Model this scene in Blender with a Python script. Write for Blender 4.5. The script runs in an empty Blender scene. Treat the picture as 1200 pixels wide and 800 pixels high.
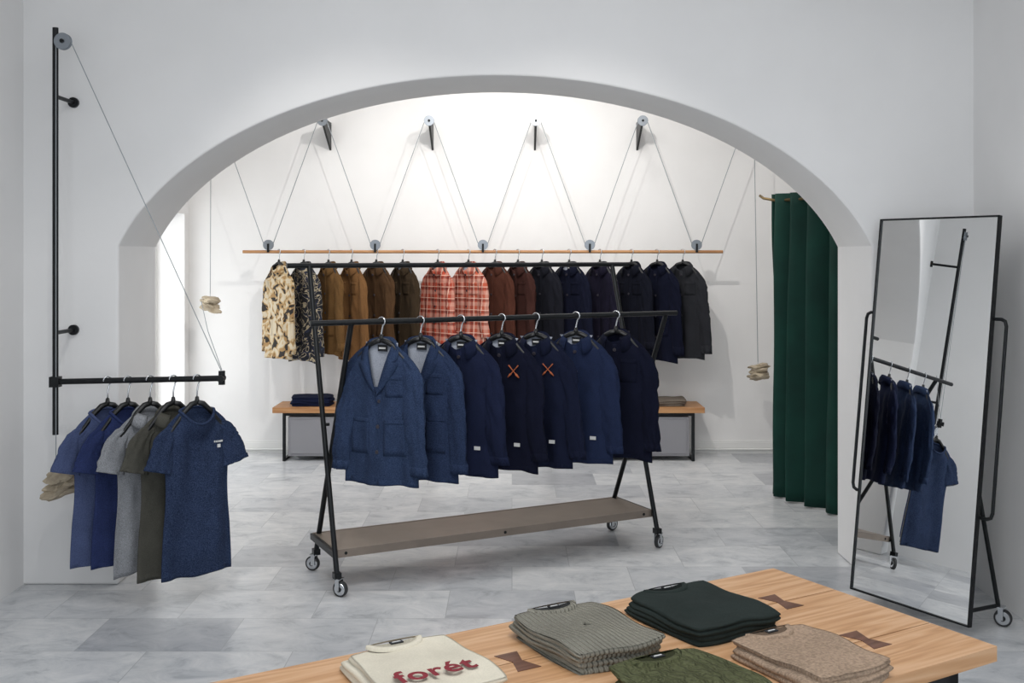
import bpy, bmesh, math, random
from mathutils import Vector, Matrix, noise
random.seed(7)
sc=bpy.context.scene
sc.view_settings.view_transform='Standard'
sc.view_settings.exposure=.20
PI=math.pi
# ---------------------------------------------------------------- materials
def lin(h):
    h=h.lstrip('#'); o=[]
    for i in (0,2,4):
        c=int(h[i:i+2],16)/255
        o.append(c/12.92 if c<=.04045 else ((c+.055)/1.055)**2.4)
    return (o[0],o[1],o[2],1)
def mul(c,k): return (min(c[0]*k,1),min(c[1]*k,1),min(c[2]*k,1),1)
def base(name):
    m=bpy.data.materials.new(name); m.use_nodes=True
    nt=m.node_tree; b=nt.nodes['Principled BSDF']
    return m,nt,b
def N(nt,t,**k):
    n=nt.nodes.new(t)
    for a,v in k.items(): setattr(n,a,v)
    return n
def plain(name,col,rough=.5,metal=0,var=.06,scale=8,bump=0,bscale=60,stretch=(1,1,1)):
    m,nt,b=base(name); c=lin(col)
    tc=N(nt,'ShaderNodeTexCoord'); mp=N(nt,'ShaderNodeMapping'); mp.inputs['Scale'].default_value=stretch
    nt.links.new(tc.outputs['Object'],mp.inputs['Vector'])
    nz=N(nt,'ShaderNodeTexNoise'); nz.inputs['Scale'].default_value=scale; nz.inputs['Detail'].default_value=5
    nt.links.new(mp.outputs[0],nz.inputs['Vector'])
    cr=N(nt,'ShaderNodeValToRGB'); cr.color_ramp.elements[0].position=.3; cr.color_ramp.elements[1].position=.7
    cr.color_ramp.elements[0].color=mul(c,1-var); cr.color_ramp.elements[1].color=mul(c,1+var)
    nt.links.new(nz.outputs['Fac'],cr.inputs['Fac']); nt.links.new(cr.outputs['Color'],b.inputs['Base Color'])
    b.inputs['Roughness'].default_value=rough; b.inputs['Metallic'].default_value=metal
    if bump:
        n2=N(nt,'ShaderNodeTexNoise'); n2.inputs['Scale'].default_value=bscale; n2.inputs['Detail'].default_value=3
        nt.links.new(mp.outputs[0],n2.inputs['Vector'])
        bp=N(nt,'ShaderNodeBump'); bp.inputs['Strength'].default_value=bump; bp.inputs['Distance'].default_value=.01
        nt.links.new(n2.outputs['Fac'],bp.inputs['Height']); nt.links.new(bp.outputs['Normal'],b.inputs['Normal'])
    return m
def fabric(name,col,var=.14,scale=260,bump=.12,knit=None,heather=None):
    m,nt,b=base(name); c=lin(col)
    tc=N(nt,'ShaderNodeTexCoord')
    nz=N(nt,'ShaderNodeTexNoise'); nz.inputs['Scale'].default_value=scale; nz.inputs['Detail'].default_value=3
    nt.links.new(tc.outputs['Object'],nz.inputs['Vector'])
    cr=N(nt,'ShaderNodeValToRGB'); cr.color_ramp.elements[0].position=.36; cr.color_ramp.elements[1].position=.64
    cr.color_ramp.elements[0].color=mul(c,1-var); cr.color_ramp.elements[1].color=lin(heather) if heather else mul(c,1+var)
    nt.links.new(nz.outputs['Fac'],cr.inputs['Fac'])
    n3=N(nt,'ShaderNodeTexNoise'); n3.inputs['Scale'].default_value=7; n3.inputs['Detail'].default_value=3
    nt.links.new(tc.outputs['Object'],n3.inputs['Vector'])
    hs=N(nt,'ShaderNodeHueSaturation'); mr=N(nt,'ShaderNodeMapRange'); mr.inputs['From Min'].default_value=.3; mr.inputs['From Max'].default_value=.7; mr.inputs['To Min'].default_value=.88; mr.inputs['To Max'].default_value=1.12
    nt.links.new(n3.outputs['Fac'],mr.inputs['Value']); nt.links.new(mr.outputs[0],hs.inputs['Value']); nt.links.new(cr.outputs['Color'],hs.inputs['Color'])
    nt.links.new(hs.outputs['Color'],b.inputs['Base Color'])
    b.inputs['Roughness'].default_value=.95
    b.inputs['Specular IOR Level'].default_value=.12
    n2=N(nt,'ShaderNodeTexNoise'); n2.inputs['Scale'].default_value=10; n2.inputs['Detail'].default_value=3; n2.inputs['Distortion'].default_value=.8
    nt.links.new(tc.outputs['Object'],n2.inputs['Vector'])
    bp=N(nt,'ShaderNodeBump'); bp.inputs['Strength'].default_value=bump; bp.inputs['Distance'].default_value=.03
    nt.links.new(n2.outputs['Fac'],bp.inputs['Height'])
    last=bp
    if knit:
        w=N(nt,'ShaderNodeTexWave'); w.inputs['Scale'].default_value=knit[0]; w.inputs['Distortion'].default_value=knit[1]; w.bands_direction=knit[2]
        w.inputs['Detail Scale'].default_value=2
        nt.links.new(tc.outputs['Object'],w.inputs['Vector'])
        b2=N(nt,'ShaderNodeBump'); b2.inputs['Strength'].default_value=knit[3]; b2.inputs['Distance'].default_value=.008
        nt.links.new(w.outputs['Fac'],b2.inputs['Height']); nt.links.new(bp.outputs['Normal'],b2.inputs['Normal']); last=b2
    nt.links.new(last.outputs['Normal'],b.inputs['Normal'])
    return m
def plaid(name,c0,c1,c2):
    m,nt,b=base(name)
    tc=N(nt,'ShaderNodeTexCoord'); sp=N(nt,'ShaderNodeSeparateXYZ'); nt.links.new(tc.outputs['Object'],sp.inputs[0])
    def stripe(out,per,wd,off):
        a=N(nt,'ShaderNodeMath',operation='ADD'); a.inputs[1].default_value=off+10; nt.links.new(out,a.inputs[0])
        d=N(nt,'ShaderNodeMath',operation='MODULO'); d.inputs[1].default_value=per; nt.links.new(a.outputs[0],d.inputs[0])
        l=N(nt,'ShaderNodeMath',operation='LESS_THAN'); l.inputs[1].default_value=wd; nt.links.new(d.outputs[0],l.inputs[0])
        return l.outputs[0]
    rgb=N(nt,'ShaderNodeRGB'); rgb.outputs[0].default_value=lin(c0); prev=rgb.outputs[0]
    P=.092
    for (o,per,wd,off,col,f) in ((sp.outputs[0],P,.030,0,c1,.22),(sp.outputs[2],P,.030,0,c1,.22),(sp.outputs[0],P,.016,.055,c2,.5),(sp.outputs[2],P,.016,.055,c2,.5),(sp.outputs[0],P,.006,.034,c1,.6),(sp.outputs[2],P,.006,.034,c1,.6)):
        s=stripe(o,per,wd,off); k=N(nt,'ShaderNodeMath',operation='MULTIPLY'); k.inputs[1].default_value=f; nt.links.new(s,k.inputs[0])
        mx=N(nt,'ShaderNodeMixRGB'); mx.inputs['Color2'].default_value=lin(col)
        nt.links.new(k.outputs[0],mx.inputs['Fac']); nt.links.new(prev,mx.inputs['Color1']); prev=mx.outputs[0]
    nt.links.new(prev,b.inputs['Base Color']); b.inputs['Roughness'].default_value=.95; b.inputs['Specular IOR Level'].default_value=.1
    return m
def camo(name,cols,scale=14,pos=(.36,.44,.54)):
    m,nt,b=base(name)
    tc=N(nt,'ShaderNodeTexCoord'); nz=N(nt,'ShaderNodeTexNoise'); nz.inputs['Scale'].default_value=scale; nz.inputs['Detail'].default_value=1; nz.inputs['Distortion'].default_value=1.2
    nt.links.new(tc.outputs['Object'],nz.inputs['Vector'])
    cr=N(nt,'ShaderNodeValToRGB'); cr.color_ramp.interpolation='CONSTANT'
    e=cr.color_ramp.elements
    e[0].position=0; e[0].color=lin(cols[0]); e[1].position=pos[0]; e[1].color=lin(cols[1])
    for p,c in zip(pos[1:],cols[2:]):
        q=e.new(p); q.color=lin(c)
    nt.links.new(nz.outputs['Fac'],cr.inputs['Fac']); nt.links.new(cr.outputs['Color'],b.inputs['Base Color']); b.inputs['Roughness'].default_value=.95
    return m
def wood(name,ca,cb,cc,stretch=(.6,9,9)):
    m,nt,b=base(name)
    tc=N(nt,'ShaderNodeTexCoord'); mp=N(nt,'ShaderNodeMapping'); mp.inputs['Scale'].default_value=stretch
    nt.links.new(tc.outputs['Object'],mp.inputs['Vector'])
    n0=N(nt,'ShaderNodeTexNoise'); n0.inputs['Scale'].default_value=1.3; n0.inputs['Detail'].default_value=2; n0.inputs['Distortion'].default_value=.6
    nt.links.new(mp.outputs[0],n0.inputs['Vector'])
    mm=N(nt,'ShaderNodeMath',operation='MULTIPLY'); mm.inputs[1].default_value=7; nt.links.new(n0.outputs['Fac'],mm.inputs[0])
    fr=N(nt,'ShaderNodeMath',operation='PINGPONG'); fr.inputs[1].default_value=.5; nt.links.new(mm.outputs[0],fr.inputs[0])
    n1=N(nt,'ShaderNodeTexNoise'); n1.inputs['Scale'].default_value=9; n1.inputs['Detail'].default_value=8
    nt.links.new(mp.outputs[0],n1.inputs['Vector'])
    ad=N(nt,'ShaderNodeMath',operation='MULTIPLY_ADD'); ad.inputs[1].default_value=.9; nt.links.new(n1.outputs['Fac'],ad.inputs[0]); nt.links.new(fr.outputs[0],ad.inputs[2])
    cr=N(nt,'ShaderNodeValToRGB'); e=cr.color_ramp.elements; e[0].position=.35; e[0].color=lin(ca); e[1].position=.95; e[1].color=lin(cc)
    q=e.new(.65); q.color=lin(cb)
    nt.links.new(ad.outputs[0],cr.inputs['Fac']); nt.links.new(cr.outputs['Color'],b.inputs['Base Color'])
    b.inputs['Roughness'].default_value=.5
    bp=N(nt,'ShaderNodeBump'); bp.inputs['Strength'].default_value=.08; bp.inputs['Distance'].default_value=.003
    nt.links.new(n1.outputs['Fac'],bp.inputs['Height']); nt.links.new(bp.outputs['Normal'],b.inputs['Normal'])
    return m
def marble(name):
    m,nt,b=base(name)
    tc=N(nt,'ShaderNodeTexCoord')
    br=N(nt,'ShaderNodeTexBrick'); br.inputs['Scale'].default_value=1; br.inputs['Brick Width'].default_value=.61; br.inputs['Row Height'].default_value=.405
    br.inputs['Mortar Size'].default_value=.0020; br.inputs['Mortar Smooth'].default_value=.2; br.inputs['Color1'].default_value=(0,0,0,1); br.inputs['Color2'].default_value=(1,1,1,1)
    br.inputs['Mortar'].default_value=(.5,.5,.5,1)
    br.offset=.5
    nt.links.new(tc.outputs['Object'],br.inputs['Vector'])
    vm=N(nt,'ShaderNodeVectorMath',operation='MULTIPLY_ADD'); vm.inputs[1].default_value=(7,5,3)
    nt.links.new(br.outputs['Color'],vm.inputs[0]); nt.links.new(tc.outputs['Object'],vm.inputs[2])
    mp=N(nt,'ShaderNodeMapping'); mp.inputs['Rotation'].default_value=(0,0,.7); mp.inputs['Scale'].default_value=(1,1.5,1)
    nt.links.new(vm.outputs[0],mp.inputs['Vector'])
    nz=N(nt,'ShaderNodeTexNoise'); nz.inputs['Scale'].default_value=5; nz.inputs['Detail'].default_value=11; nz.inputs['Roughness'].default_value=.72; nz.inputs['Distortion'].default_value=.7
    nt.links.new(mp.outputs[0],nz.inputs['Vector'])
    cr=N(nt,'ShaderNodeValToRGB'); e=cr.color_ramp.elements; e[0].position=.26; e[0].color=lin('#94989d'); e[1].position=.66; e[1].color=lin('#dfdfdf')
    q=e.new(.46); q.color=lin('#c8cacc')
    nt.links.new(nz.outputs['Fac'],cr.inputs['Fac'])
    t=N(nt,'ShaderNodeValToRGB'); t.color_ramp.elements[0].color=(.60,.61,.64,1); t.color_ramp.elements[1].color=(1,1,1,1); t.color_ramp.elements[0].position=.0; t.color_ramp.elements[1].position=.7
    q=t.color_ramp.elements.new(.2); q.color=(.84,.85,.87,1)
    nt.links.new(br.outputs['Color'],t.inputs['Fac'])
    mx=N(nt,'ShaderNodeMixRGB',blend_type='MULTIPLY'); mx.inputs['Fac'].default_value=1
    nt.links.new(cr.outputs[0],mx.inputs['Color1']); nt.links.new(t.outputs[0],mx.inputs['Color2'])
    m2=N(nt,'ShaderNodeMixRGB'); m2.inputs['Color2'].default_value=lin('#989b9d')
    k=N(nt,'ShaderNodeMath',operation='MULTIPLY'); k.inputs[1].default_value=.7; nt.links.new(br.outputs['Fac'],k.inputs[0])
    nt.links.new(k.outputs[0],m2.inputs['Fac']); nt.links.new(mx.outputs[0],m2.inputs['Color1'])
    nt.links.new(m2.outputs[0],b.inputs['Base Color'])
    b.inputs['Roughness'].default_value=.28
    return m

M={}
M['wall']=plain('plaster_white','#e7e6e5',.9,var=.03,scale=1.8,bump=.15,bscale=9)
M['ceil']=plain('ceiling_white','#eeeeee',.9,var=.01)
M['trim']=plain('trim_white','#e4e4e2',.6,var=.01)
M['floor']=marble('marble_tiles')
M['black']=plain('black_steel','#1e2022',.45,.6,var=.1,scale=20)
M['blackpl']=plain('black_hanger','#0e0f11',.45,0,var=.1)
M['chrome']=plain('chrome','#c9ccd0',.22,1,var=.03)
M['alu']=plain('brushed_aluminium','#8f959c',.4,.8,var=.05)
M['cable']=plain('steel_cable','#92979b',.5,.1,var=.05)
M['rubber']=plain('rubber','#2b2c2e',.7)
M['shelf']=plain('shelf_bronze_metal','#857a70',.45,.4,var=.08,scale=6)
M['oak']=wood('oak','#ad8056','#bf9268','#cba27c')
M['oak2']=wood('oak_rod','#99693f','#ab7b50','#b88a5d')
M['walnut']=wood('walnut_key','#4e2f20','#5f3b29','#6c4735')
M['stone']=plain('stone','#ab9e89',.9,0,var=.28,scale=12,bump=.6,bscale=25)
M['seam']=plain('dark_seam','#2e2117',.8)
M['drawer']=plain('grey_drawer','#85858a',.7,var=.02)
M['brass']=plain('brass','#7d6a48',.4,.8)
M['white']=plain('white_label','#d0d0ce',.8)
M['lining']=fabric('grey_lining','#969ba6')
M['blacklabel']=plain('black_label','#101318',.7)
M['orange']=plain('orange_embroidery','#a85a34',.8)
M['red']=plain('red_print','#7c1d29',.85)
M['button']=plain('button_brown','#2c2830',.5)
m,nt,b=base('mirror_glass'); b.inputs['Metallic'].default_value=1; b.inputs['Roughness'].default_value=.0; b.inputs['Base Color'].default_value=(.95,.96,.96,1); M['mirror']=m
m,nt,b=base('green_velvet'); b.inputs['Roughness'].default_value=.7; b.inputs['Specular IOR Level'].default_value=.2
tc=N(nt,'ShaderNodeTexCoord'); nz=N(nt,'ShaderNodeTexNoise'); nz.inputs['Scale'].default_value=5
nt.links.new(tc.outputs['Object'],nz.inputs['Vector']); cr=N(nt,'ShaderNodeValToRGB'); cr.color_ramp.elements[0].color=lin('#07231f'); cr.color_ramp.elements[1].color=lin('#0f3d33')
nt.links.new(nz.outputs['Fac'],cr.inputs['Fac']); nt.links.new(cr.outputs[0],b.inputs['Base Color']); M['velvet']=m

# ---------------------------------------------------------------- mesh builder
class MB:
    def __init__(s): s.v=[];s.f=[];s.m=[];s.mats=[];s.sm=[]
    def mi(s,k):
        mm=M[k] if isinstance(k,str) else k
        if mm not in s.mats: s.mats.append(mm)
        return s.mats.index(mm)
    def add(s,vs,fs,k,smooth=True):
        o=len(s.v); i=s.mi(k); s.v+= [tuple(v) for v in vs]
        for f in fs: s.f.append([o+a for a in f]); s.m.append(i); s.sm.append(smooth)
    def box(s,c,d,k,R=None):
        vs=[]
        for z in (-1,1):
            for x,y in ((-1,-1),(1,-1),(1,1),(-1,1)):
                p=Vector((x*d[0]/2,y*d[1]/2,z*d[2]/2))
                if R: p=R@p
                vs.append(Vector(c)+p)
        s.add(vs,[(3,2,1,0),(4,5,6,7),(0,1,5,4),(1,2,6,5),(2,3,7,6),(3,0,4,7)],k,False)
    def tube(s,pts,r,k,n=10,cap=True,ry=None):
        pts=[Vector(p) for p in pts]; rings=[]
        t=(pts[1]-pts[0]).normalized(); up=Vector((0,0,1)) if abs(t.z)<.9 else Vector((1,0,0))
        a=t.cross(up).normalized()
        for i,p in enumerate(pts):
            if i==0: t=pts[1]-pts[0]
            elif i==len(pts)-1: t=pts[-1]-pts[-2]
            else: t=(pts[i+1]-p).normalized()+(p-pts[i-1]).normalized()
            t=t.normalized(); a=(a-t*a.dot(t)).normalized(); b=t.cross(a)
            rr=r[i] if isinstance(r,(list,tuple)) else r
            r2=rr if ry is None else rr*ry
            rings.append([p+a*rr*math.cos(2*PI*j/n)+b*r2*math.sin(2*PI*j/n) for j in range(n)])
        s.loft(rings,k,cap,cap)
    def loft(s,rings,k,c0=False,c1=False,closed=True,smooth=True):
        n=len(rings[0]); vs=[p for r in rings for p in r]; fs=[]
        for i in range(len(rings)-1):
            for j in range(n if closed else n-1):
                a=i*n+j; b=i*n+(j+1)%n; fs.append((a,b,b+n,a+n))
        s.add(vs,fs,k,smooth)
        if c0: s.add(rings[0],[tuple(range(n))[::-1]],k,False)
        if c1: s.add(rings[-1],[tuple(range(n))],k,False)
    def obj(s,name,loc=(0,0,0),rz=0,mat=None,solid=0,bevel=0):
        me=bpy.data.meshes.new(name); me.from_pydata(s.v,[],s.f)
        for mm in s.mats: me.materials.append(mm)
        for p,i,q in zip(me.polygons,s.m,s.sm): p.material_index=i; p.use_smooth=q
        me.validate(); me.update()
        o=bpy.data.objects.new(name,me); sc.collection.objects.link(o)
        if mat is not None: o.matrix_world=mat
        else: o.location=loc; o.rotation_euler=(0,0,rz)
        if solid:
            md=o.modifiers.new('thick','SOLIDIFY'); md.thickness=solid; md.offset=0
        if bevel:
            md=o.modifiers.new('bev','BEVEL'); md.width=bevel; md.segments=2; md.limit_method='ANGLE'; md.angle_limit=math.radians(40)
        return o
def caster(mb,x,y,ang=0,r=.038):
    c=Vector((x,y,r)); d=Vector((math.cos(ang),math.sin(ang),0)); ax=Vector((-d.y,d.x,0)); w=c+d*.02
    mb.tube([w-ax*.011,w-ax*.009,w+ax*.009,w+ax*.011],[r*.93,r,r,r*.93],'rubber',24)
    for sg in (-1,1):
        mb.tube([w+ax*.011*sg,w+ax*.014*sg],[r*.80,r*.72],'chrome',24)
        mb.tube([w+ax*.014*sg,w+ax*.019*sg],[r*.35,r*.3],'black',16)
        R=Matrix(((d.x,ax.x,0),(d.y,ax.y,0),(0,0,1)))
        mb.box(w+ax*.019*sg-d*.008+Vector((0,0,.02)),(.022,.003,.055),'chrome',R)
    mb.box(c+d*.008+Vector((0,0,r+.01)),(.04,.044,.005),'chrome',Matrix(((d.x,ax.x,0),(d.y,ax.y,0),(0,0,1))))
    mb.tube([(x,y,2*r+.005),(x,y,2*r+.04)],.009,'chrome',12)

# ---------------------------------------------------------------- room
YF,YB=5.36,5.93; YW=8.98; H=3.45; XL,XR=-2.455,2.32; BL,BR=-2.72,2.95; Y0=-2.2
def bx(mb,x0,x1,y0,y1,z0,z1,k): mb.box(((x0+x1)/2,(y0+y1)/2,(z0+z1)/2),(x1-x0,y1-y0,z1-z0),k)
def slab(name,x0,x1,y0,y1,z0,z1,k):
    mb=MB(); bx(mb,x0,x1,y0,y1,z0,z1,k); return mb.obj(name)
slab('floor',-3.1,3.2,Y0-.2,YW+.2,-.1,0,'floor')
slab('ceiling',-3.1,3.2,Y0-.2,YW+.2,H,H+.1,'ceil')
slab('wall_back',-3.1,3.2,YW,YW+.2,0,H,'wall')
slab('wall_front',-3.1,3.2,Y0-.2,Y0,0,H,'wall')
slab('wall_left',XL-.6,XL,Y0,YF+.02,0,H,'wall')
slab('wall_right',XR,XR+.8,Y0,YF+.02,0,H,'wall')
slab('wall_right_alcove',BR,BR+.2,YB-.02,YW,0,H,'wall')
mb=MB()
wy0,wy1,wz1=7.35,8.86,2.0
bx(mb,BL-.3,BL,YB-.02,wy0,0,H,'wall'); bx(mb,BL-.3,BL,wy1,YW,0,H,'wall'); bx(mb,BL-.3,BL,wy0,wy1,wz1,H,'wall'); bx(mb,BL-.3,BL,wy0,wy1,0,.12,'wall')
mb.obj('wall_left_alcove')
mb=MB()
fx=BL-.26
for (a,b,c,d) in ((wy0,wy0+.05,.12,wz1),(wy1-.05,wy1,.12,wz1),(wy0,wy1,.12,.17),(wy0,wy1,wz1-.05,wz1),((wy0+wy1)/2-.03,(wy0+wy1)/2+.03,.12,wz1)):
    bx(mb,fx-.03,fx+.03,a,b,c,d,'trim')
mb.obj('window_1')
cx,aw,ea,eb,sp=-.085,1.893,1.974,1.197,1.70
cc=eb*math.sqrt(1-(aw/ea)**2)
pts=[(-3.1,0),(cx-aw,0)]
K=72
for i in range(K+1):
    x=-aw*math.cos(PI*i/K)
    z=sp+eb*math.sqrt(max(0,1-(x/ea)**2))-cc
    pts.append((cx+x,z))
pts+=[(cx+aw,0),(3.2,0),(3.2,H),(-3.1,H)]
bm=bmesh.new()
vf=[bm.verts.new((p[0],YF,p[1])) for p in pts]; vb=[bm.verts.new((p[0],YB,p[1])) for p in pts]
bm.faces.new(vf); bm.faces.new(vb[::-1])
n=len(pts)
for i in range(n): 
    f=bm.faces.new((vf[(i+1)%n],vf[i],vb[i],vb[(i+1)%n])); f.smooth= 2<=i<2+K
bmesh.ops.recalc_face_normals(bm,faces=bm.faces)
me=bpy.data.meshes.new('wall_arch'); bm.to_mesh(me); me.materials.append(M['wall'])
o=bpy.data.objects.new('wall_arch',me); sc.collection.objects.link(o)
md=o.modifiers.new('b','BEVEL'); md.width=.012; md.segments=3; md.limit_method='ANGLE'; md.angle_limit=math.radians(50)
mb=MB(); bx(mb,BL,BR,YW-.018,YW,0,.085,'trim'); bx(mb,BL,BR,YW-.012,YW,.085,.10,'trim'); mb.tube([(BL,YW-.03,.03),(BR,YW-.03,.03)],.008,'trim',8); mb.obj('baseboard_back')

# ---------------------------------------------------------------- garments
def hook(mb,r=.02):
    pts=[(0,0,-.10),(0,0,-.06),(.004,0,-.04)]
    for i in range(11):
        a=math.radians(-60+i*24); pts.append((r*math.cos(a),0,r*math.sin(a)))
    mb.tube(pts,.0024,'chrome',6)
def garment(name,loc,yaw,mat,L=.65,W=.19,W1=None,D=.036,kind='jacket',neck='collar',sleeve='long',seed=0,lining=None,buttons=0,pockets=(),extras=None,z0=-.105,cw=1.0):
    W1=W1 or W+.018
    rnd=random.Random(seed); ph=rnd.random()*6; ph2=rnd.random()*6
    swing=[rnd.uniform(-.012,.014) for _ in range(4)]
    mb=MB(); NT,NA=44,96
    nw=.07 if neck!='crew' else .085
    dip={'collar':.045,'vee':.24,'crew':.06,'polo':.05}[neck]
    pw={'collar':1.3,'vee':1.0,'crew':2.2,'polo':1.5}[neck]
    zh=z0-L
    tee=kind=='tee'
    def Wt(t):
        return W+(W1-W)*t-.010*math.sin(PI*min(1,t*1.5))-(.012*math.sin(PI*t)**2 if tee else 0)
    def top(x,front):
        ax=abs(x)
        if ax<nw:
            q=ax/nw
            return z0-(dip*(1-q**pw) if front else -.012*(1-q*q))
        q=min(1,(ax-nw)/(W-nw)); return z0-.072*q-.030*q**4
    def smooth(t): t=max(0,min(1,t)); return t*t*(3-2*t)
    def ridge(x,z,f):
        a=noise.noise(Vector((x*(13 if tee else 12)+seed*3.1,f*2.3+seed,z*(1.1 if tee else 1.4))))
        b_=1-abs(noise.noise(Vector((x*13+z*6+seed*1.7,f*5.3,z*4)))*2)
        c_=1-abs(noise.noise(Vector((x*12-z*7+seed*2.7,f*3.3,z*5)))*2)
        d_=max(0,min(1,(z0-z)/L))
        return a*(.034 if tee else .018+.020*d_)+(b_*.5+c_*.5-.6)*.010
    def ybody(x,t,front):
        w=Wt(t); q=min(1,abs(x)/w); z=z0+(zh-z0)*t
        d=(D+.006*t)*(1-q**2.8)**.6
        f=1 if not front else -1
        wv_=(ridge(x,z,f if not tee else 1)+ .009*math.sin(x*38+ph+2*z)*t*t)*(1-q**4)*smooth(t/.10)
        if tee:
            return f*max(.002,d)+(-wv_)
        return f*max(.002,d+wv_)
    def pos(x,t,front):
        zt=top(x,front); z=zt+(zh-zt)*t + (.008*math.sin(x*14+ph2)-.014*(abs(x)/W)**2)*t
        ax=abs(x)
        y0=(.05*math.sqrt(max(0,1-(ax/nw)**2)) if ax<nw else 0)*(-1 if front else 1)
        k=smooth(t/.14)
        return Vector((x,y0*(1-k)+ybody(x,t,front)*k,z))
    rings=[]
    for i in range(NT+1):
        t=(i/NT)**1.35; w=Wt(t); r=[]
        for j in range(NA):
            th=2*PI*(j+.5)/NA; c,s_=math.cos(th),math.sin(th)
            x=w*math.copysign(abs(c)**.85,c)
            r.append(pos(x,t,s_<0))
        rings.append(r)
    mb.loft(rings,mat)
    def surf(x,z):
        zt=top(x,True); t=max(0,min(1,(z-zt)/(zh-zt))); return pos(x,t,True).y
    def patch(x0,x1,za,zb,off,k,n=7):
        vs=[];fs=[]
        for a in range(n):
            for b_ in range(n):
                u=min(1,max(0,(a-1)/(n-3))); v=min(1,max(0,(b_-1)/(n-3)))
                x=x0+(x1-x0)*u; z=za+(zb-za)*v
                e=0 if a in(0,n-1) or b_ in (0,n-1) else 1
                vs.append((x,surf(x,z)-(off if e else -.003),z))
        for a in range(n-1):
            for b_ in range(n-1): fs.append((a*n+b_,(a+1)*n+b_,(a+1)*n+b_+1,a*n+b_+1))
        mb.add(vs,fs,k)
    zs=z0-.072
    for si,sg in enumerate((-1,1)):
        sw=swing[si]; sy=swing[si+2]
        if sleeve=='long':
            P=[(W-.080,0,zs-.004),(W-.050,0,zs-.020),(W-.020,-.002,zs-.085),(W-.002,-.008+sy*.4,zs-.22),(W+.014+sw*.5,-.018+sy,zs-.37),(W+.032+sw,-.010+sy*.5,z0-L+.035+.02*rnd.random())]
            R=[.014,.038,.054,.054,.050,.045]; FL=.42
        else:
            P=[(W-.080,0,zs-.006),(W-.046,0,zs-.020),(W-.018,0,zs-.060),(W+.004,-.004,zs-.125),(W+.022,-.006,zs-.195)]
            R=[.012,.032,.050,.060,.066]; FL=.24
        NS=32; n=len(P)-1; ringsS=[]
        def cr_(A,t):
            i=min(int(t*n),n-1); f=t*n-i
            g=lambda q:A[max(0,min(n,q))]
            def c1(a,b,c,d): return .5*((2*b)+(-a+c)*f+(2*a-5*b+4*c-d)*f*f+(-a+3*b-3*c+d)*f**3)
            p=[g(i-1),g(i),g(i+1),g(i+2)]
            if isinstance(p[0],tuple): return Vector([c1(*[q[h] for q in p]) for h in range(3)])
            return c1(*p)
        for i in range(NS+1):
            t=i/NS; c=cr_(P,t); c2=cr_(P,min(1,t+.02)); c1_=cr_(P,max(0,t-.02)); T=(c2-c1_).normalized()
            a=Vector((T.z,0,-T.x)).normalized()*-1
            if sleeve=='long' : a=(a*max(0,1-t/.3)+Vector((1,0,0))*min(1,t/.3)).normalized()
            rad=cr_(R,t); n_=32; ring=[]
            for j in range(n_):
                th=2*PI*j/n_
                px_,py_=math.cos(th)*1.2,math.sin(th)*1.2
                nn=noise.noise(Vector((px_*1.6+seed,py_*1.6+sg*4,c.z*9)))*.010
                nn+=(.5-abs(noise.noise(Vector((px_+seed*2,py_+sg*7,c.z*20+px_*3))))*2)*.010
                nn*=smooth(t*3)
                p=c+a*(rad+nn)*math.cos(th)+Vector((0,1,0))*(rad*FL+nn)*math.sin(th)
                p.x*=sg; ring.append(p)
            ringsS.append(ring if sg>0 else ring[::-1])
        mb.loft(ringsS,mat)
        e=ringsS[-1]; cen=sum(e,Vector())/len(e)
        inn=[cen+(q-cen)*.9+Vector((0,0,.02)) for q in e]
        mb.loft([e,inn],mat); mb.add(inn,[tuple(range(len(inn)))],mat,False)
        if sleeve=='long':
            c3=sum(ringsS[-3],Vector())/len(e)
            r1=[c3+(q-c3)*1.05 for q in ringsS[-3]]; r2=[cen+(q-cen)*1.05 for q in e]
            mb.loft([ringsS[-3],r1,r2,e],mat)
    if neck in('collar','vee','polo'):
        NC=28; a_,b_,c_,d_=[],[],[],[]
        mx=150 if neck!='vee' else 100
        for i in range(NC+1):
            ph_=math.radians(-mx+2*mx*i/NC); s,c=math.sin(ph_),math.cos(ph_); fr=(1-c)/2
            tip=max(0,(abs(i-NC/2)/(NC/2)-.55)/.45)
            zz=z0+.028-fr*.045*(1 if neck!='vee' else .6)
            a_.append(Vector((s*(nw-.008),.045*c,zz-.035)))
            b_.append(Vector((s*(nw-.002),.048*c,zz)))
            c_.append(Vector((s*(nw+.014),.056*c,zz-.018)))
            d_.append(Vector((s*(nw+.026+.008*tip),.058*c-.004*tip,zz-.050-.03*tip*cw)))
        mb.loft([a_,b_,c_,d_],mat,closed=False)
    if neck=='vee':
        for sg in (-1,1):
            inn=[];mid=[];out=[]
            for i in range(25):
                q=i/24
                z=z0-.01-dip*q; xi=max(.001,nw*(1-q))
                if q<.22: xo=nw+.034-.01*q
                elif q<.28: xo=nw+.012
                else: xo=max(.004,(nw+.040)*(1-((q-.28)/.72)**1.4))
                zo=z-.02*(1-q)
                inn.append(Vector((sg*xi,surf(xi,z)-.004,z))); xm=(xi+xo)/2;zm=(z+zo)/2
                mid.append(Vector((sg*xm,surf(sg*xm,zm)-.006,zm)))
                out.append(Vector((sg*xo,surf(sg*xo,zo)-.005,zo)))
            mb.loft([inn,mid,out] if sg>0 else [out,mid,inn],mat,closed=False)
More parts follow.
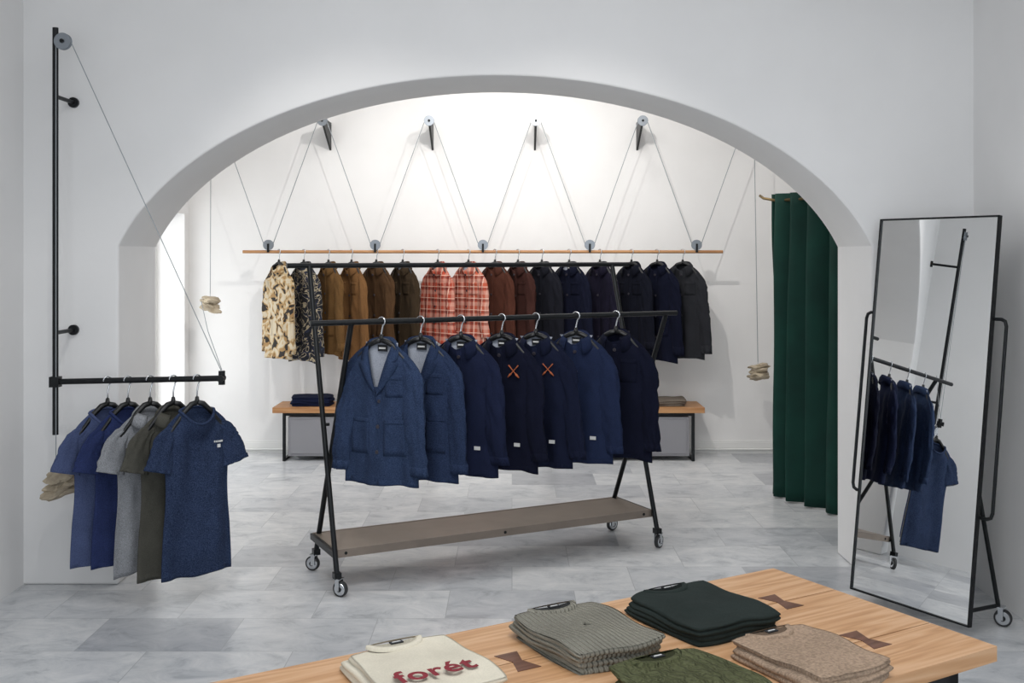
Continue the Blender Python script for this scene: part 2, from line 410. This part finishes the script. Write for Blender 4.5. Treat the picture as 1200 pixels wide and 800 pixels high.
    if lining:
        vs=[];fs=[];n1=7
        zb=z0-dip-.03
        for a in range(n1):
            for b_ in range(n1):
                x=-nw*1.3+2.6*nw*a/(n1-1); z=z0+.004+(zb-z0)*b_/(n1-1)
                vs.append((x*(1-.55*b_/(n1-1)),.020-.01*(x/nw)**2,z))
        for a in range(n1-1):
            for b_ in range(n1-1): fs.append((a*n1+b_,(a+1)*n1+b_,(a+1)*n1+b_+1,a*n1+b_+1))
        mb.add(vs,fs,lining)
        mb.box((0,.010,z0-.024),(.05,.003,.03),'blacklabel')
        mb.box((0,.0075,z0-.024),(.036,.002,.006),'white')
    if kind=='jacket':
        zt=z0-dip-.005
        patch(-.002,.022,zt,zh+.004,.003,mat,n=16)
        for i in range(buttons):
            z=zt-.03-(abs(zh-zt)-.1)*i/max(1,buttons-.3)
            y=surf(.009,z); mb.tube([(.009,y-.002,z),(.009,y-.008,z)],[.0085,.0075],'button',12)
    if neck=='polo':
        patch(-.014,.014,z0-dip,z0-dip-.13,.004,mat)
        for i in range(3):
            z=z0-dip-.02-.04*i; y=surf(0,z); mb.tube([(0,y-.003,z),(0,y-.008,z)],.006,'white',10)
    if neck=='crew':
        ptsr=[]
        for i in range(49):
            a=2*PI*i/48; x=nw*math.cos(a); fr=math.sin(a)<0
            z=top(x*.999,fr); y=.05*math.sin(a); ptsr.append((x,y,z))
        mb.tube(ptsr,.006,mat,6,cap=False)
    for (x0,x1,za,zb) in pockets:
        patch(x0,x1,z0-za,z0-zb,.0026,mat,n=9)
        patch(x0,x1,z0-za,z0-za-.018,.0042,mat)
    patch(-W1*.8,W1*.8,zh+.022,zh+.001,.0015,mat,n=16)
    if extras: extras(mb,surf,z0,zh)
    ha=.035 if kind=='tee' else .012
    hook(mb)
    for sg in (-1,1):
        mb.tube([(0,0,z0+ha+.004),(sg*.03,0,z0+ha-.004),(sg*.065,0,z0+ha*.3-.012),(sg*.10,0,z0-.045),(sg*W*.72,0,z0-.078),(sg*(W-.03),0,z0-.105)],[.011,.012,.011,.009,.009,.009],'blackpl',10)
    mb.tube([(0,0,z0+ha+.03),(0,0,z0+ha)],[.007,.012],'blackpl',10)
    return mb.obj(name,loc,yaw,solid=.0025)

den=fabric('denim_indigo','#202b46',var=.2,scale=330,heather='#35445f')
den2=fabric('denim_indigo_soft','#1c2640',var=.2,scale=330,heather='#2d3a54')
nav1=fabric('navy_cotton','#171d33'); nav2=fabric('navy_cord','#13182b'); nav3=fabric('navy_mid','#1d263f'); nav4=fabric('midnight','#0f1222')
def hemlabel(mb,surf,z0,zh):
    z=zh+.13; y=surf(.11,z); mb.box((.11,y-.007,z),(.03,.003,.016),'white')
def paddles(mb,surf,z0,zh):
    hemlabel(mb,surf,z0,zh)
    for sg in(-1,1):
        p0=Vector((.085-.03*sg,0,z0-.19)); p1=Vector((.085+.025*sg,0,z0-.13))
        for p in(p0,p1): p.y=surf(p.x,p.z)-.010
        d=p1-p0
        mb.tube([p0,p0+d*.25,p0+d*.35,p0+d*.8,p1],[.004,.010,.0025,.0025,.005],'orange',8,ry=.4)
flr=Vector((-.7915,5.064,1.335)); ur=Vector((.893,.45,0))
pk=[(-.155,-.045,.36,.53),(.045,.155,.36,.53),(.05,.135,.15,.25)]
J=[(.181,den,'denim_jacket','vee',dict(buttons=3,pockets=pk,lining='lining',W=.19)),
   (.384,den2,'denim_jacket','vee',dict(buttons=3,pockets=pk,lining='lining',W=.19)),
   (.60,nav1,'navy_overshirt','collar',dict(buttons=5,lining='lining',extras=hemlabel,W=.185)),
   (.828,nav4,'navy_overshirt','collar',dict(buttons=5,lining='lining',extras=paddles,W=.185)),
   (1.025,nav2,'navy_overshirt','collar',dict(buttons=5,lining='lining',extras=paddles,W=.185)),
   (1.265,nav3,'navy_overshirt','collar',dict(buttons=5,lining='lining',extras=hemlabel,W=.185)),
   (1.514,nav4,'navy_overshirt','collar',dict(buttons=5,pockets=[(-.13,-.04,.13,.25),(.04,.13,.13,.25)],W=.185))]
for i,(s,mt,nm,nk,kw) in enumerate(J):
    p=flr+ur*s
    garment(nm,p,math.radians(-24+2*((i*7)%3-1)),mt,neck=nk,L=.67 if i<2 else .655,seed=i+1,**kw)

# ---------------------------------------------------------------- rolling rack
mb=MB(); LR=1.87
for x,so in((0,.03),(LR,-.03)):
    mb.tube([(x,0,.1),(x,.48,1.60)],.0135,'black',12)
    mb.tube([(x+so,.456,.1),(x+so,-.13,1.335)],.0135,'black',12)
    mb.tube([(x,.225,.80),(x+so,.225,.80)],.008,'black',10)
    caster(mb,x,0,-.9 if x==0 else .5); caster(mb,x+so,.456,2.4 if x==0 else .2)
    mb.box((x,0,.10),(.035,.04,.03),'black'); mb.box((x+so,.456,.10),(.035,.04,.03),'black')
mb.tube([(-.12,.48,1.60),(LR+.12,.48,1.60)],.0135,'black',12)
mb.tube([(-.17,-.13,1.335),(LR+.04,-.13,1.335)],.0135,'black',12)
mb.box((LR/2,.235,.205),(LR-.02,.36,.006),'shelf')
mb.box((LR/2,.052,.19),(LR,.012,.04),'shelf'); mb.box((LR/2,.418,.19),(LR,.012,.04),'shelf')
for x in(0.0,LR): mb.box((x,.235,.19),(.016,.40,.03),'black')
for x in(.06,LR*.5,LR-.06): mb.tube([(x,.048,.19),(x,.044,.19)],.008,'black',10)
mb.obj('rolling_garment_rack',(-.85,5.18,0),math.atan2(.45,.893))

# ---------------------------------------------------------------- left pulley rail with t-shirts
mb=MB(); PX,PY=-2.2,5.14
mb.tube([(PX,PY,.79),(PX,PY,2.75)],.014,'black',14)
for z in(2.42,1.28):
    mb.tube([(PX,PY,z),(PX,YF,z)],.010,'black',12); mb.tube([(PX,YF-.018,z),(PX,YF,z)],.026,'black',20)
B0=Vector((PX,PY,1.045)); B1=Vector((-1.374,5.05,1.072))
mb.tube([B0,B1],.014,'black',14)
mb.box(B0,(.045,.045,.05),'black'); mb.tube([B1+Vector((0,0,-.03)),B1+Vector((0,0,.035))],.016,'black',12); mb.tube([B1+Vector((.0,-.03,0)),B1+Vector((0,.02,0))],.016,'black',12)
pc=Vector((PX+.045,PY-.02,2.68))
mb.tube([pc+Vector((0,-.012,0)),pc+Vector((0,-.006,0)),pc+Vector((0,.006,0)),pc+Vector((0,.012,0))],[.04,.032,.032,.04],'alu',28)
mb.tube([pc+Vector((0,-.02,0)),pc+Vector((0,.03,0))],.010,'black',12); mb.box((PX+.02,PY,2.68),(.06,.02,.03),'black')
mb.tube([pc+Vector((.03,0,.015)),B1+Vector((0,0,.03))],.0022,'cable',6)
mb.tube([pc+Vector((-.034,0,0)),(PX+.011,PY-.02,.6)],.0022,'cable',6)
mb.tube([B1+Vector((0,0,.04)),B1+Vector((-.08,.05,.22)),B1+Vector((-.12,.08,.36))],.0018,'cable',6)
mb.obj('pulley_clothes_rail')
def stone(name,loc,s=.075,seed=0):
    mb=MB(); rnd=random.Random(seed)
    for k in range(3):
        bm=bmesh.new(); bmesh.ops.create_icosphere(bm,subdivisions=3,radius=1)
        ox,oz=rnd.uniform(-.25,.25)*s,(k-1)*s*.42
        sx,sy,sz=s*rnd.uniform(.8,1.15),s*rnd.uniform(.6,.85),s*rnd.uniform(.28,.4)
        vs=[]
        for v in bm.verts:
            q=v.co.copy(); d=1+.5*noise.noise(q*1.5+Vector((seed*5+k*3,0,0)))+.22*noise.noise(q*4+Vector((k,seed,0)))
            q=q*d; vs.append((q.x*sx+ox,q.y*sy,q.z*sz+oz+q.x*.2*s))
        mb.add(vs,[[v.index for v in f.verts] for f in bm.faces],'stone',False); bm.free()
    mb.tube([(0,0,s*.6),(0,0,s*1.2)],.002,'cable',6)
    return mb.obj(name,loc,seed)
stone('stone_counterweight',(PX+.045,PY-.02,.565),.082,1)
t1=fabric('tee_blue_slate','#424c6e',heather='#4d5879'); t2=fabric('tee_navy','#252f52',heather='#2e3860'); t3=fabric('polo_grey','#7a7c80',heather='#94969a',scale=300); t4=fabric('polo_olive_grey','#4a4943'); t5=fabric('tee_navy_heather','#1d2740',var=.22,heather='#37445f',scale=260)
def chestmark(mb,surf,z0,zh):
    for i in range(5): mb.box((.082+.009*i,surf(.082+.009*i,z0-.155)-.004,z0-.155),(.005,.002,.007),'white')
    mb.box((.100,surf(.100,z0-.175)-.004,z0-.176),(.014,.002,.014),'white')
for i,(x,mt,nk,L) in enumerate([(-1.938,t1,'crew',.71),(-1.836,t2,'crew',.715),(-1.726,t3,'polo',.745),(-1.612,t4,'polo',.77),(-1.495,t5,'crew',.77)]):
    f=(x-B0.x)/(B1.x-B0.x); p=B0+(B1-B0)*f
    garment('t_shirt' if nk=='crew' else 'polo_shirt',p,math.radians(44),mt,kind='tee',neck=nk,sleeve='short',L=L,W=.176,W1=.178,D=.013,seed=20+i,extras=chestmark if i==4 else None,z0=-.15,cw=.4)

# ---------------------------------------------------------------- back rail
mb=MB(); RY,RZ=8.6,1.685
mb.tube([(-2.17,RY,RZ),(1.70,RY,RZ)],.013,'oak2',14)
up=[(px-600)/145.3 for px in (253,378,503,628,753,878)]; lo=[(px-600)/145.3 for px in(315,440,566,691,816)]
UZ=2.74
for x in up:
    vs=[(x-.008,YW,UZ+.03),(x-.008,YW,UZ-.20),(x-.008,RY+.01,UZ-.02),(x-.008,RY+.01,UZ+.03)]
    vs+=[(a+.016,b,c) for a,b,c in vs]
    mb.add(vs,[(0,1,2,3),(7,6,5,4),(0,4,5,1),(1,5,6,2),(2,6,7,3),(3,7,4,0)],'black',False)
    mb.tube([(x,RY-.022,UZ),(x,RY-.016,UZ),(x,RY-.006,UZ),(x,RY,UZ)],[.042,.034,.034,.042],'alu',24)
    mb.tube([(x,RY-.028,UZ),(x,RY+.02,UZ)],.010,'black',10)
for x in lo:
    mb.tube([(x,RY-.022,RZ+.055),(x,RY-.016,RZ+.055),(x,RY-.006,RZ+.055),(x,RY,RZ+.055)],[.042,.034,.034,.042],'alu',24)
    mb.box((x,RY-.011,RZ+.03),(.016,.034,.07),'black')
for i,x in enumerate(lo):
    mb.tube([(up[i]+.035,RY-.011,UZ),(x-.035,RY-.011,RZ+.055)],.0034,'cable',6)
    mb.tube([(x+.035,RY-.011,RZ+.055),(up[i+1]-.035,RY-.011,UZ)],.0034,'cable',6)
sl=(-2.43,RY-.011); sr=(1.98,RY-.011)
mb.tube([(up[0]-.035,RY-.011,UZ),(sl[0],sl[1],1.35)],.0032,'cable',6)
mb.tube([(up[-1]+.035,RY-.011,UZ),(sr[0],sr[1],.8)],.0032,'cable',6)
mb.obj('suspended_garment_rail')
stone('stone_counterweight',(sl[0],sl[1],1.26),.085,3)
stone('stone_counterweight',(sr[0],sr[1],.72),.09,5)
fl=camo('fleece_pattern',['#2e2a28','#9c7c52','#b8a07a','#c4b79f'],13,(.40,.47,.54)); fl2=camo('aztec_pattern',['#14161e','#20263c','#a3967c','#191a20'],16,(.42,.5,.56))
G=[(327,fl,'patterned_fleece_jacket'),(356,fl2,'patterned_fleece_jacket'),(385,fabric('ochre','#654a2c'),'brown_jacket'),(412,fabric('tobacco','#735233'),'brown_jacket'),(441,fabric('brown_wax','#4a3523'),'brown_jacket'),(472,fabric('dark_olive_brown','#352a1e'),'brown_jacket'),
 (513,plaid('plaid_red','#a84836','#dcc4b2','#452024'),'plaid_overshirt'),(549,plaid('plaid_coral','#b05742','#e2d2c3','#5a2a2c'),'plaid_overshirt'),
 (580,fabric('rust','#46281f'),'rust_overshirt'),(607,fabric('oxblood','#38211d'),'rust_overshirt'),
 (635,fabric('ink','#17181f'),'dark_jacket'),(667,nav4,'dark_jacket'),(703,fabric('aubergine_navy','#161422'),'dark_jacket'),(740,fabric('ink2','#10121c'),'dark_jacket'),(770,nav4,'dark_jacket'),(800,fabric('charcoal','#292a2e'),'dark_jacket')]
for i,(px,mt,nm) in enumerate(G):
    x=(px-600)/145.3
    garment(nm,(x,RY,RZ),math.radians((-46 if i<15 else -35)+5*math.sin(i*1.9)),mt,neck='collar',L=(.745+.03*math.sin(i*2.3)) if i not in(6,7) else .62,W=.175,D=.032,seed=40+i,buttons=4,lining='lining' if i in(5,6,7,11) else None,pockets=[(-.12,-.04,.14,.24),(.04,.12,.14,.24)] if i%2 else [(-.13,-.04,.42,.57),(.04,.13,.42,.57)] if i not in(6,) else [(.04,.12,.14,.24)])

# ---------------------------------------------------------------- benches
def bench(name,x0,x1):
    mb=MB(); y0,y1=8.56,8.94
    bx(mb,x0,x1,y0,y1,.39,.435,'oak2')
    for x in(x0+.09,x1-.09):
        for y in(y0+.03,y1-.03): bx(mb,x-.012,x+.012,y-.012,y+.012,0,.39,'black')
        bx(mb,x-.012,x+.012,y0+.03,y1-.03,.0,.02,'black')
    bx(mb,x0+.09,x1-.09,y0+.02,y0+.04,.365,.39,'black')
    bx(mb,x0+.12,x1-.12,y0+.03,y1-.04,.04,.355,'drawer')
    bx(mb,x0+.14,x1-.14,y0+.022,y0+.03,.06,.335,'drawer')
    bx(mb,(x0+x1)/2-.08,(x0+x1)/2+.08,y0+.017,y0+.022,.27,.285,'black')
    mb.obj(name,bevel=.003)
bench('display_bench',-1.924,-.62); bench('display_bench',.25,1.548)

# ---------------------------------------------------------------- folded clothes
def folded(name,loc,rz,w,l,k,th,mat,seed=0,neckm=True,collarm=None):
    mb=MB(); rings=[]; n=96
    rnd=random.Random(seed)
    def ring(inset,z,scl=1,amp=1,sh=(0,0)):
        r=[]
        for j in range(n):
            a=2*PI*j/n; c,s=math.cos(a),math.sin(a)
            m_=max(abs(c),abs(s)); xs=c/m_; ys=s/m_
            x=(w/2-inset)*xs*(1-.08*abs(xs*ys)**3); y=(l/2-inset)*ys*(1-.08*abs(xs*ys)**3)
            x*=scl;y*=scl
            nn=noise.noise(Vector((x*7+seed+sh[0]*90,y*7,z*30)))*.013*amp; nz=noise.noise(Vector((x*9,y*9+seed,2)))*.009*amp
            r.append(Vector((x+nn*xs+sh[0],y+nn*ys+sh[1],max(.0005,z+nz*min(1,z/.02)))))
        return r
    z=0
    rings.append(ring(th*.5,.0005))
    for q in range(k):
        off=rnd.uniform(0,.009); sh=(rnd.uniform(-.006,.006),rnd.uniform(-.006,.006))
        for a in(-65,-30,5,40,70):
            t=math.radians(a); rings.append(ring(off+th*.5*(1-math.cos(t)),z+th/2+th/2*math.sin(t),sh=sh))
        z+=th
    for sclr in(.97,.93,.87,.8,.72,.64,.56,.48,.4,.32,.24,.16,.08,.01): rings.append(ring(.003,z+.003*(1-sclr),sclr,sh=sh))
    mb.loft(rings,mat,c1=True)
    if neckm:
        zc=z+.0042; yc=l/2-.010
        RW,RD,bw=.068,.050,.015
        o1,o2,o3,i1=[],[],[],[]
        for i in range(33):
            a=PI+PI*i/32; c,s=math.cos(a),math.sin(a)
            o1.append(Vector((RW*c,yc+RD*s,zc-.005))); o2.append(Vector(((RW-.002)*c,yc+(RD-.002)*s,zc+.0025)))
            o3.append(Vector(((RW-bw)*c,yc+(RD-bw)*s,zc+.002))); i1.append(Vector(((RW-bw-.001)*c,yc+(RD-bw-.001)*s,zc-.001)))
        mb.loft([o1,o2,o3,i1],mat,closed=False)
        bk=[];b2=[]
        for i in range(33):
            a=PI-PI*i/32; c,s=math.cos(a),math.sin(a)
            bk.append(Vector((RW*c,yc+.008*s,zc-.003))); b2.append(Vector(((RW-.012)*c,yc-.006+.004*s,zc+.004)))
        mb.loft([bk,b2],mat,closed=False)
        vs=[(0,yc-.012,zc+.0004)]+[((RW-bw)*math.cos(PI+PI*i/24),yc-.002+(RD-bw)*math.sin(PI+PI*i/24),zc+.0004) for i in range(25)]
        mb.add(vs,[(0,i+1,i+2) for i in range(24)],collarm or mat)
        mb.box((0,yc-.014,zc+.002),(.03,.014,.002),'blacklabel'); mb.box((0,yc-.014,zc+.0034),(.02,.003,.001),'white')
    return mb.obj(name,loc,rz),z
TZ=.75; ta=math.atan2(.511,.86)
cream=fabric('cream_jersey','#cbc4b3',var=.04); sg=fabric('sage_grey_knit','#88857a',var=.1,knit=(26,.6,'X',.9)); dg=fabric('bottle_green','#262d2b',var=.1); bg=fabric('beige_wool','#9b8673',var=.2,scale=150,knit=(45,2,'Y',.35)); ol=fabric('olive_cable_knit','#53563d',var=.12,knit=(15,8,'X',1))
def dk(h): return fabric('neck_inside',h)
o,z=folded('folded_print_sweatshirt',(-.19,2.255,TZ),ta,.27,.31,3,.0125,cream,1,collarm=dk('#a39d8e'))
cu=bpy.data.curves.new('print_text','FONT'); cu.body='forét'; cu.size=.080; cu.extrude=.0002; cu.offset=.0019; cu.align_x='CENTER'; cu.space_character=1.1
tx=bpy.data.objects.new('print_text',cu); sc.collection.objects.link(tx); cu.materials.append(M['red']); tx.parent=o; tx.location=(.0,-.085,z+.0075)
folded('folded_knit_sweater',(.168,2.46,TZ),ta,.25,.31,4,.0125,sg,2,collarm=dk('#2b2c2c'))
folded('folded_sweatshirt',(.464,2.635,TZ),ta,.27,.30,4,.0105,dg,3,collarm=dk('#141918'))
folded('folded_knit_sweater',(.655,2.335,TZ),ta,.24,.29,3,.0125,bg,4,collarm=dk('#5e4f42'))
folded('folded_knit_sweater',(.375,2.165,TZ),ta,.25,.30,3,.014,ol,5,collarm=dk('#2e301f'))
folded('folded_trousers',(-1.63,8.74,.435),0,.34,.26,4,.018,fabric('navy_fold','#161c34'),6,False)
folded('folded_knitwear',(1.27,8.74,.435),0,.30,.26,3,.018,fabric('taupe_fold','#6f665d'),7,False)

# ---------------------------------------------------------------- oak table
mb=MB(); TL,TW,TT=2.0,.72,.035
segs=[(0,.2325),(.2325,.535),(.535,.72)]
for a,b_ in segs:
    g=.0018
    bx(mb,-TL,0,-b_+g,-a-g,-TT,0,'oak')
bx(mb,-TL+.01,-.01,-TW+.01,-.01,-TT-.004,-TT+.002,'seam')
def bow(x,y):
    l,w,wn=.052,.030,.012
    p=[(-w,l),(w,l),(wn,0),(w,-l),(-w,-l),(-wn,0)]
    vs=[(x+a,y+b_,.0012) for a,b_ in p]+[(x+a,y+b_,-.004) for a,b_ in p]
    fs=[(0,5,2,1),(5,4,3,2)]+[(i,(i+1)%6,(i+1)%6+6,i+6) for i in range(6)]
    mb.add(vs,fs,'walnut',False)
for x in(-.20,-1.0,-1.8): bow(x,-.2325)
for x in(-.23,-1.03,-1.83): bow(x,-.535)
bx(mb,-TL+.06,-.06,-.09,-.06,-.10,-TT,'black'); bx(mb,-TL+.06,-.06,-TW+.06,-TW+.09,-.10,-TT,'black')
for x in(-.09,-TL+.06):
    bx(mb,x,x+.03,-TW+.06,-.06,-.10,-TT,'black')
    for y in(-.09,-TW+.06): bx(mb,x,x+.03,y,y+.03,-TZ,-TT,'black')
    bx(mb,x,x+.03,-TW+.06,-.06,-TZ+.08,-TZ+.11,'black')
bx(mb,-TL+.06,-.06,-TW+.09,-.09,-.42,-.40,'drawer')
mb.obj('oak_display_table',(.753,3.08,TZ),ta)

# ---------------------------------------------------------------- standing mirror
BLp=Vector((1.636,5.15,.045)); wv=Vector((.532,-.845,0)).normalized(); hv=Vector((.1001,.0713,.9924))
hv=(hv-wv*hv.dot(wv)).normalized(); nv=wv.cross(hv).normalized()
if nv.y>0: nv=-nv
mat=Matrix.Identity(4)
X=wv; Z=hv; Yv=Z.cross(X)
for i in range(3): mat[i][0]=X[i]; mat[i][1]=Yv[i]; mat[i][2]=Z[i]; mat[i][3]=BLp[i]
mb=MB(); w,h=.64,1.80; fr=.007
sgn=1 if Yv.dot(nv)<0 else -1
def B(x0,x1,y0,y1,z0,z1,k): 
    ys=sorted((y0*sgn,y1*sgn)); bx(mb,x0,x1,ys[0],ys[1],z0,z1,k)
B(0,w,.006,.016,0,h,'black')
B(0,fr,-.008,.006,0,h,'black'); B(w-fr,w,-.008,.006,0,h,'black'); B(0,w,-.008,.006,h-fr,h,'black'); B(0,w,-.008,.006,0,fr,'black')
v=[(fr,0,fr),(w-fr,0,fr),(w-fr,0,h-fr),(fr,0,h-fr)]
mb.add(v,[(0,1,2,3)],'mirror',False)
for sg_,x in((-1,0),(1,w)):
    z0_,z1_=(.47,1.34)
    pts=[(x,.02*sgn,z0_)]
    ox=x+sg_*.055
    pts+=[(x+sg_*.03,.02*sgn,z0_),(x+sg_*.048,.02*sgn,z0_+.008),(ox,.02*sgn,z0_+.03),(ox,.02*sgn,z1_-.03),(x+sg_*.048,.02*sgn,z1_-.008),(x+sg_*.03,.02*sgn,z1_),(x,.02*sgn,z1_)]
    mb.tube(pts,.008,'black',10)
inv=mat.inverted()
def L_(p): return inv@Vector(p)
for x in (.04,w-.03):
    topw=mat@Vector((x,.02*sgn,.62)); back=-nv; back.z=0; back.normalize()
    foot=mat@Vector((x,0,.0))+back*(.25 if x>.3 else .20); foot.z=.09
    foot.x=min(foot.x,2.24); foot.y=min(foot.y,YF-.08)
    mb.tube([L_(topw),L_(foot)],.010,'black',10)
    m3=MB(); caster(m3,foot.x,foot.y,-.6)
    o_=len(mb.v); mb.v+=[tuple(L_(p)) for p in m3.v]
    for f,mi,sm in zip(m3.f,m3.m,m3.sm):
        mb.f.append([a+o_ for a in f]); mb.m.append(mb.mi(m3.mats[mi])); mb.sm.append(sm)
    b0=mat@Vector((x,.02*sgn,.06))
    mb.tube([L_(b0),L_(foot)],.009,'black',10)
mb.obj('standing_mirror',mat=mat)

# ---------------------------------------------------------------- curtain
mb=MB(); P0=Vector((1.785,7.36,0)); P1=Vector((2.42,6.06,0)); d=P1-P0; Ln=d.length; d.normalize(); nn=Vector((-d.y,d.x,0))
NX,NZ=190,24; rings=[]
for k in range(NZ+1):
    z=.015+2.06*k/NZ; r=[]
    for i in range(NX+1):
        s=Ln*i/NX; amp=.055*(1-.3*k/NZ)
        a=math.sin(s*2*PI/.17+1.6*math.sin(s*5)+.3*math.sin(z*2+s*3))
        p=P0+d*(s+.02*math.cos(s*2*PI/.17))+nn*(amp*a+.022*noise.noise(Vector((s*5,z*1.2,0)))); r.append(Vector((p.x,p.y,z)))
    rings.append(r)
mb.loft(rings,'velvet',closed=False)
mb.tube([P0+d*.06+Vector((0,0,2.03)),P1+Vector((0,0,2.03))],.008,'brass',12)
mb.tube([P0+d*.06+Vector((0,0,2.03)),P0-d*.03+Vector((-.03,.0,2.05)),P0-d*.02+Vector((-.05,.05,2.07))],.008,'brass',10)
mb.obj('velvet_curtain',solid=.003)

# ---------------------------------------------------------------- lights
def area(name,loc,rot,sx,sy,e,col):
    l=bpy.data.lights.new(name,'AREA'); l.shape='RECTANGLE'; l.size=sx; l.size_y=sy; l.energy=e; l.color=col
    o=bpy.data.objects.new(name,l); sc.collection.objects.link(o); o.location=loc; o.rotation_euler=rot; return o
area('window_standin_lamp',(0,Y0+.1,1.8),(math.radians(90),0,0),4.2,2.6,74,(.88,.94,1))  # added cool lamp in place of an unbuilt window behind the camera
area('ceiling_light_front',(0,2.6,H-.03),(0,0,0),2.2,3,40,(.95,.97,1))
area('alcove_fill_lamp',(0,7.2,H-.03),(0,0,0),4.6,1.6,32,(1,.985,.965))  # unseen soft fill added over the alcove to lighten its shadows
def spot(name,loc,tgt,e,ang,col=(1,.965,.925),r=.04,bl=.7):
    l=bpy.data.lights.new(name,'SPOT'); l.energy=e; l.spot_size=math.radians(ang); l.spot_blend=bl; l.color=col; l.shadow_soft_size=r
    o=bpy.data.objects.new(name,l); sc.collection.objects.link(o); o.location=loc
    o.rotation_euler=(Vector(tgt)-Vector(loc)).to_track_quat('-Z','Y').to_euler()
spot('spotlight',(-.28,6.15,H-.08),(-.9,8.9,1.7),98,95,r=.015)
spot('spotlight',(.36,6.15,H-.08),(.7,8.9,1.7),98,95,r=.015)
for x in(-.9,-.05,.8): spot('spotlight',(x,7.9,H-.06),(x,8.95,2.2),9,100,(1,.98,.95),bl=1)
for x in (-1.2,.2): spot('spotlight',(x,3.4,H-.1),(x*.6+.2,5.6,1.0),64,60,(1,.97,.93),r=.06)
spot('spotlight',(-1.2,3.2,H-.1),(-1.9,5.1,.7),26,50,(1,.98,.95),r=.03)
spot('spotlight',(.6,1.6,H-.1),(.3,2.5,.75),30,60,(1,.96,.90))
w=bpy.data.worlds.new('world'); sc.world=w; w.use_nodes=True
w.node_tree.nodes['Background'].inputs[0].default_value=(.95,.98,1,1); w.node_tree.nodes['Background'].inputs[1].default_value=2.5
# ---------------------------------------------------------------- camera
c=bpy.data.cameras.new('camera'); co=bpy.data.objects.new('camera',c); sc.collection.objects.link(co); sc.camera=co
co.location=(0,0,1.65); co.rotation_euler=(math.radians(90),0,0); c.sensor_width=36; c.lens=37.5; c.shift_y=-100/1200; c.clip_start=.05
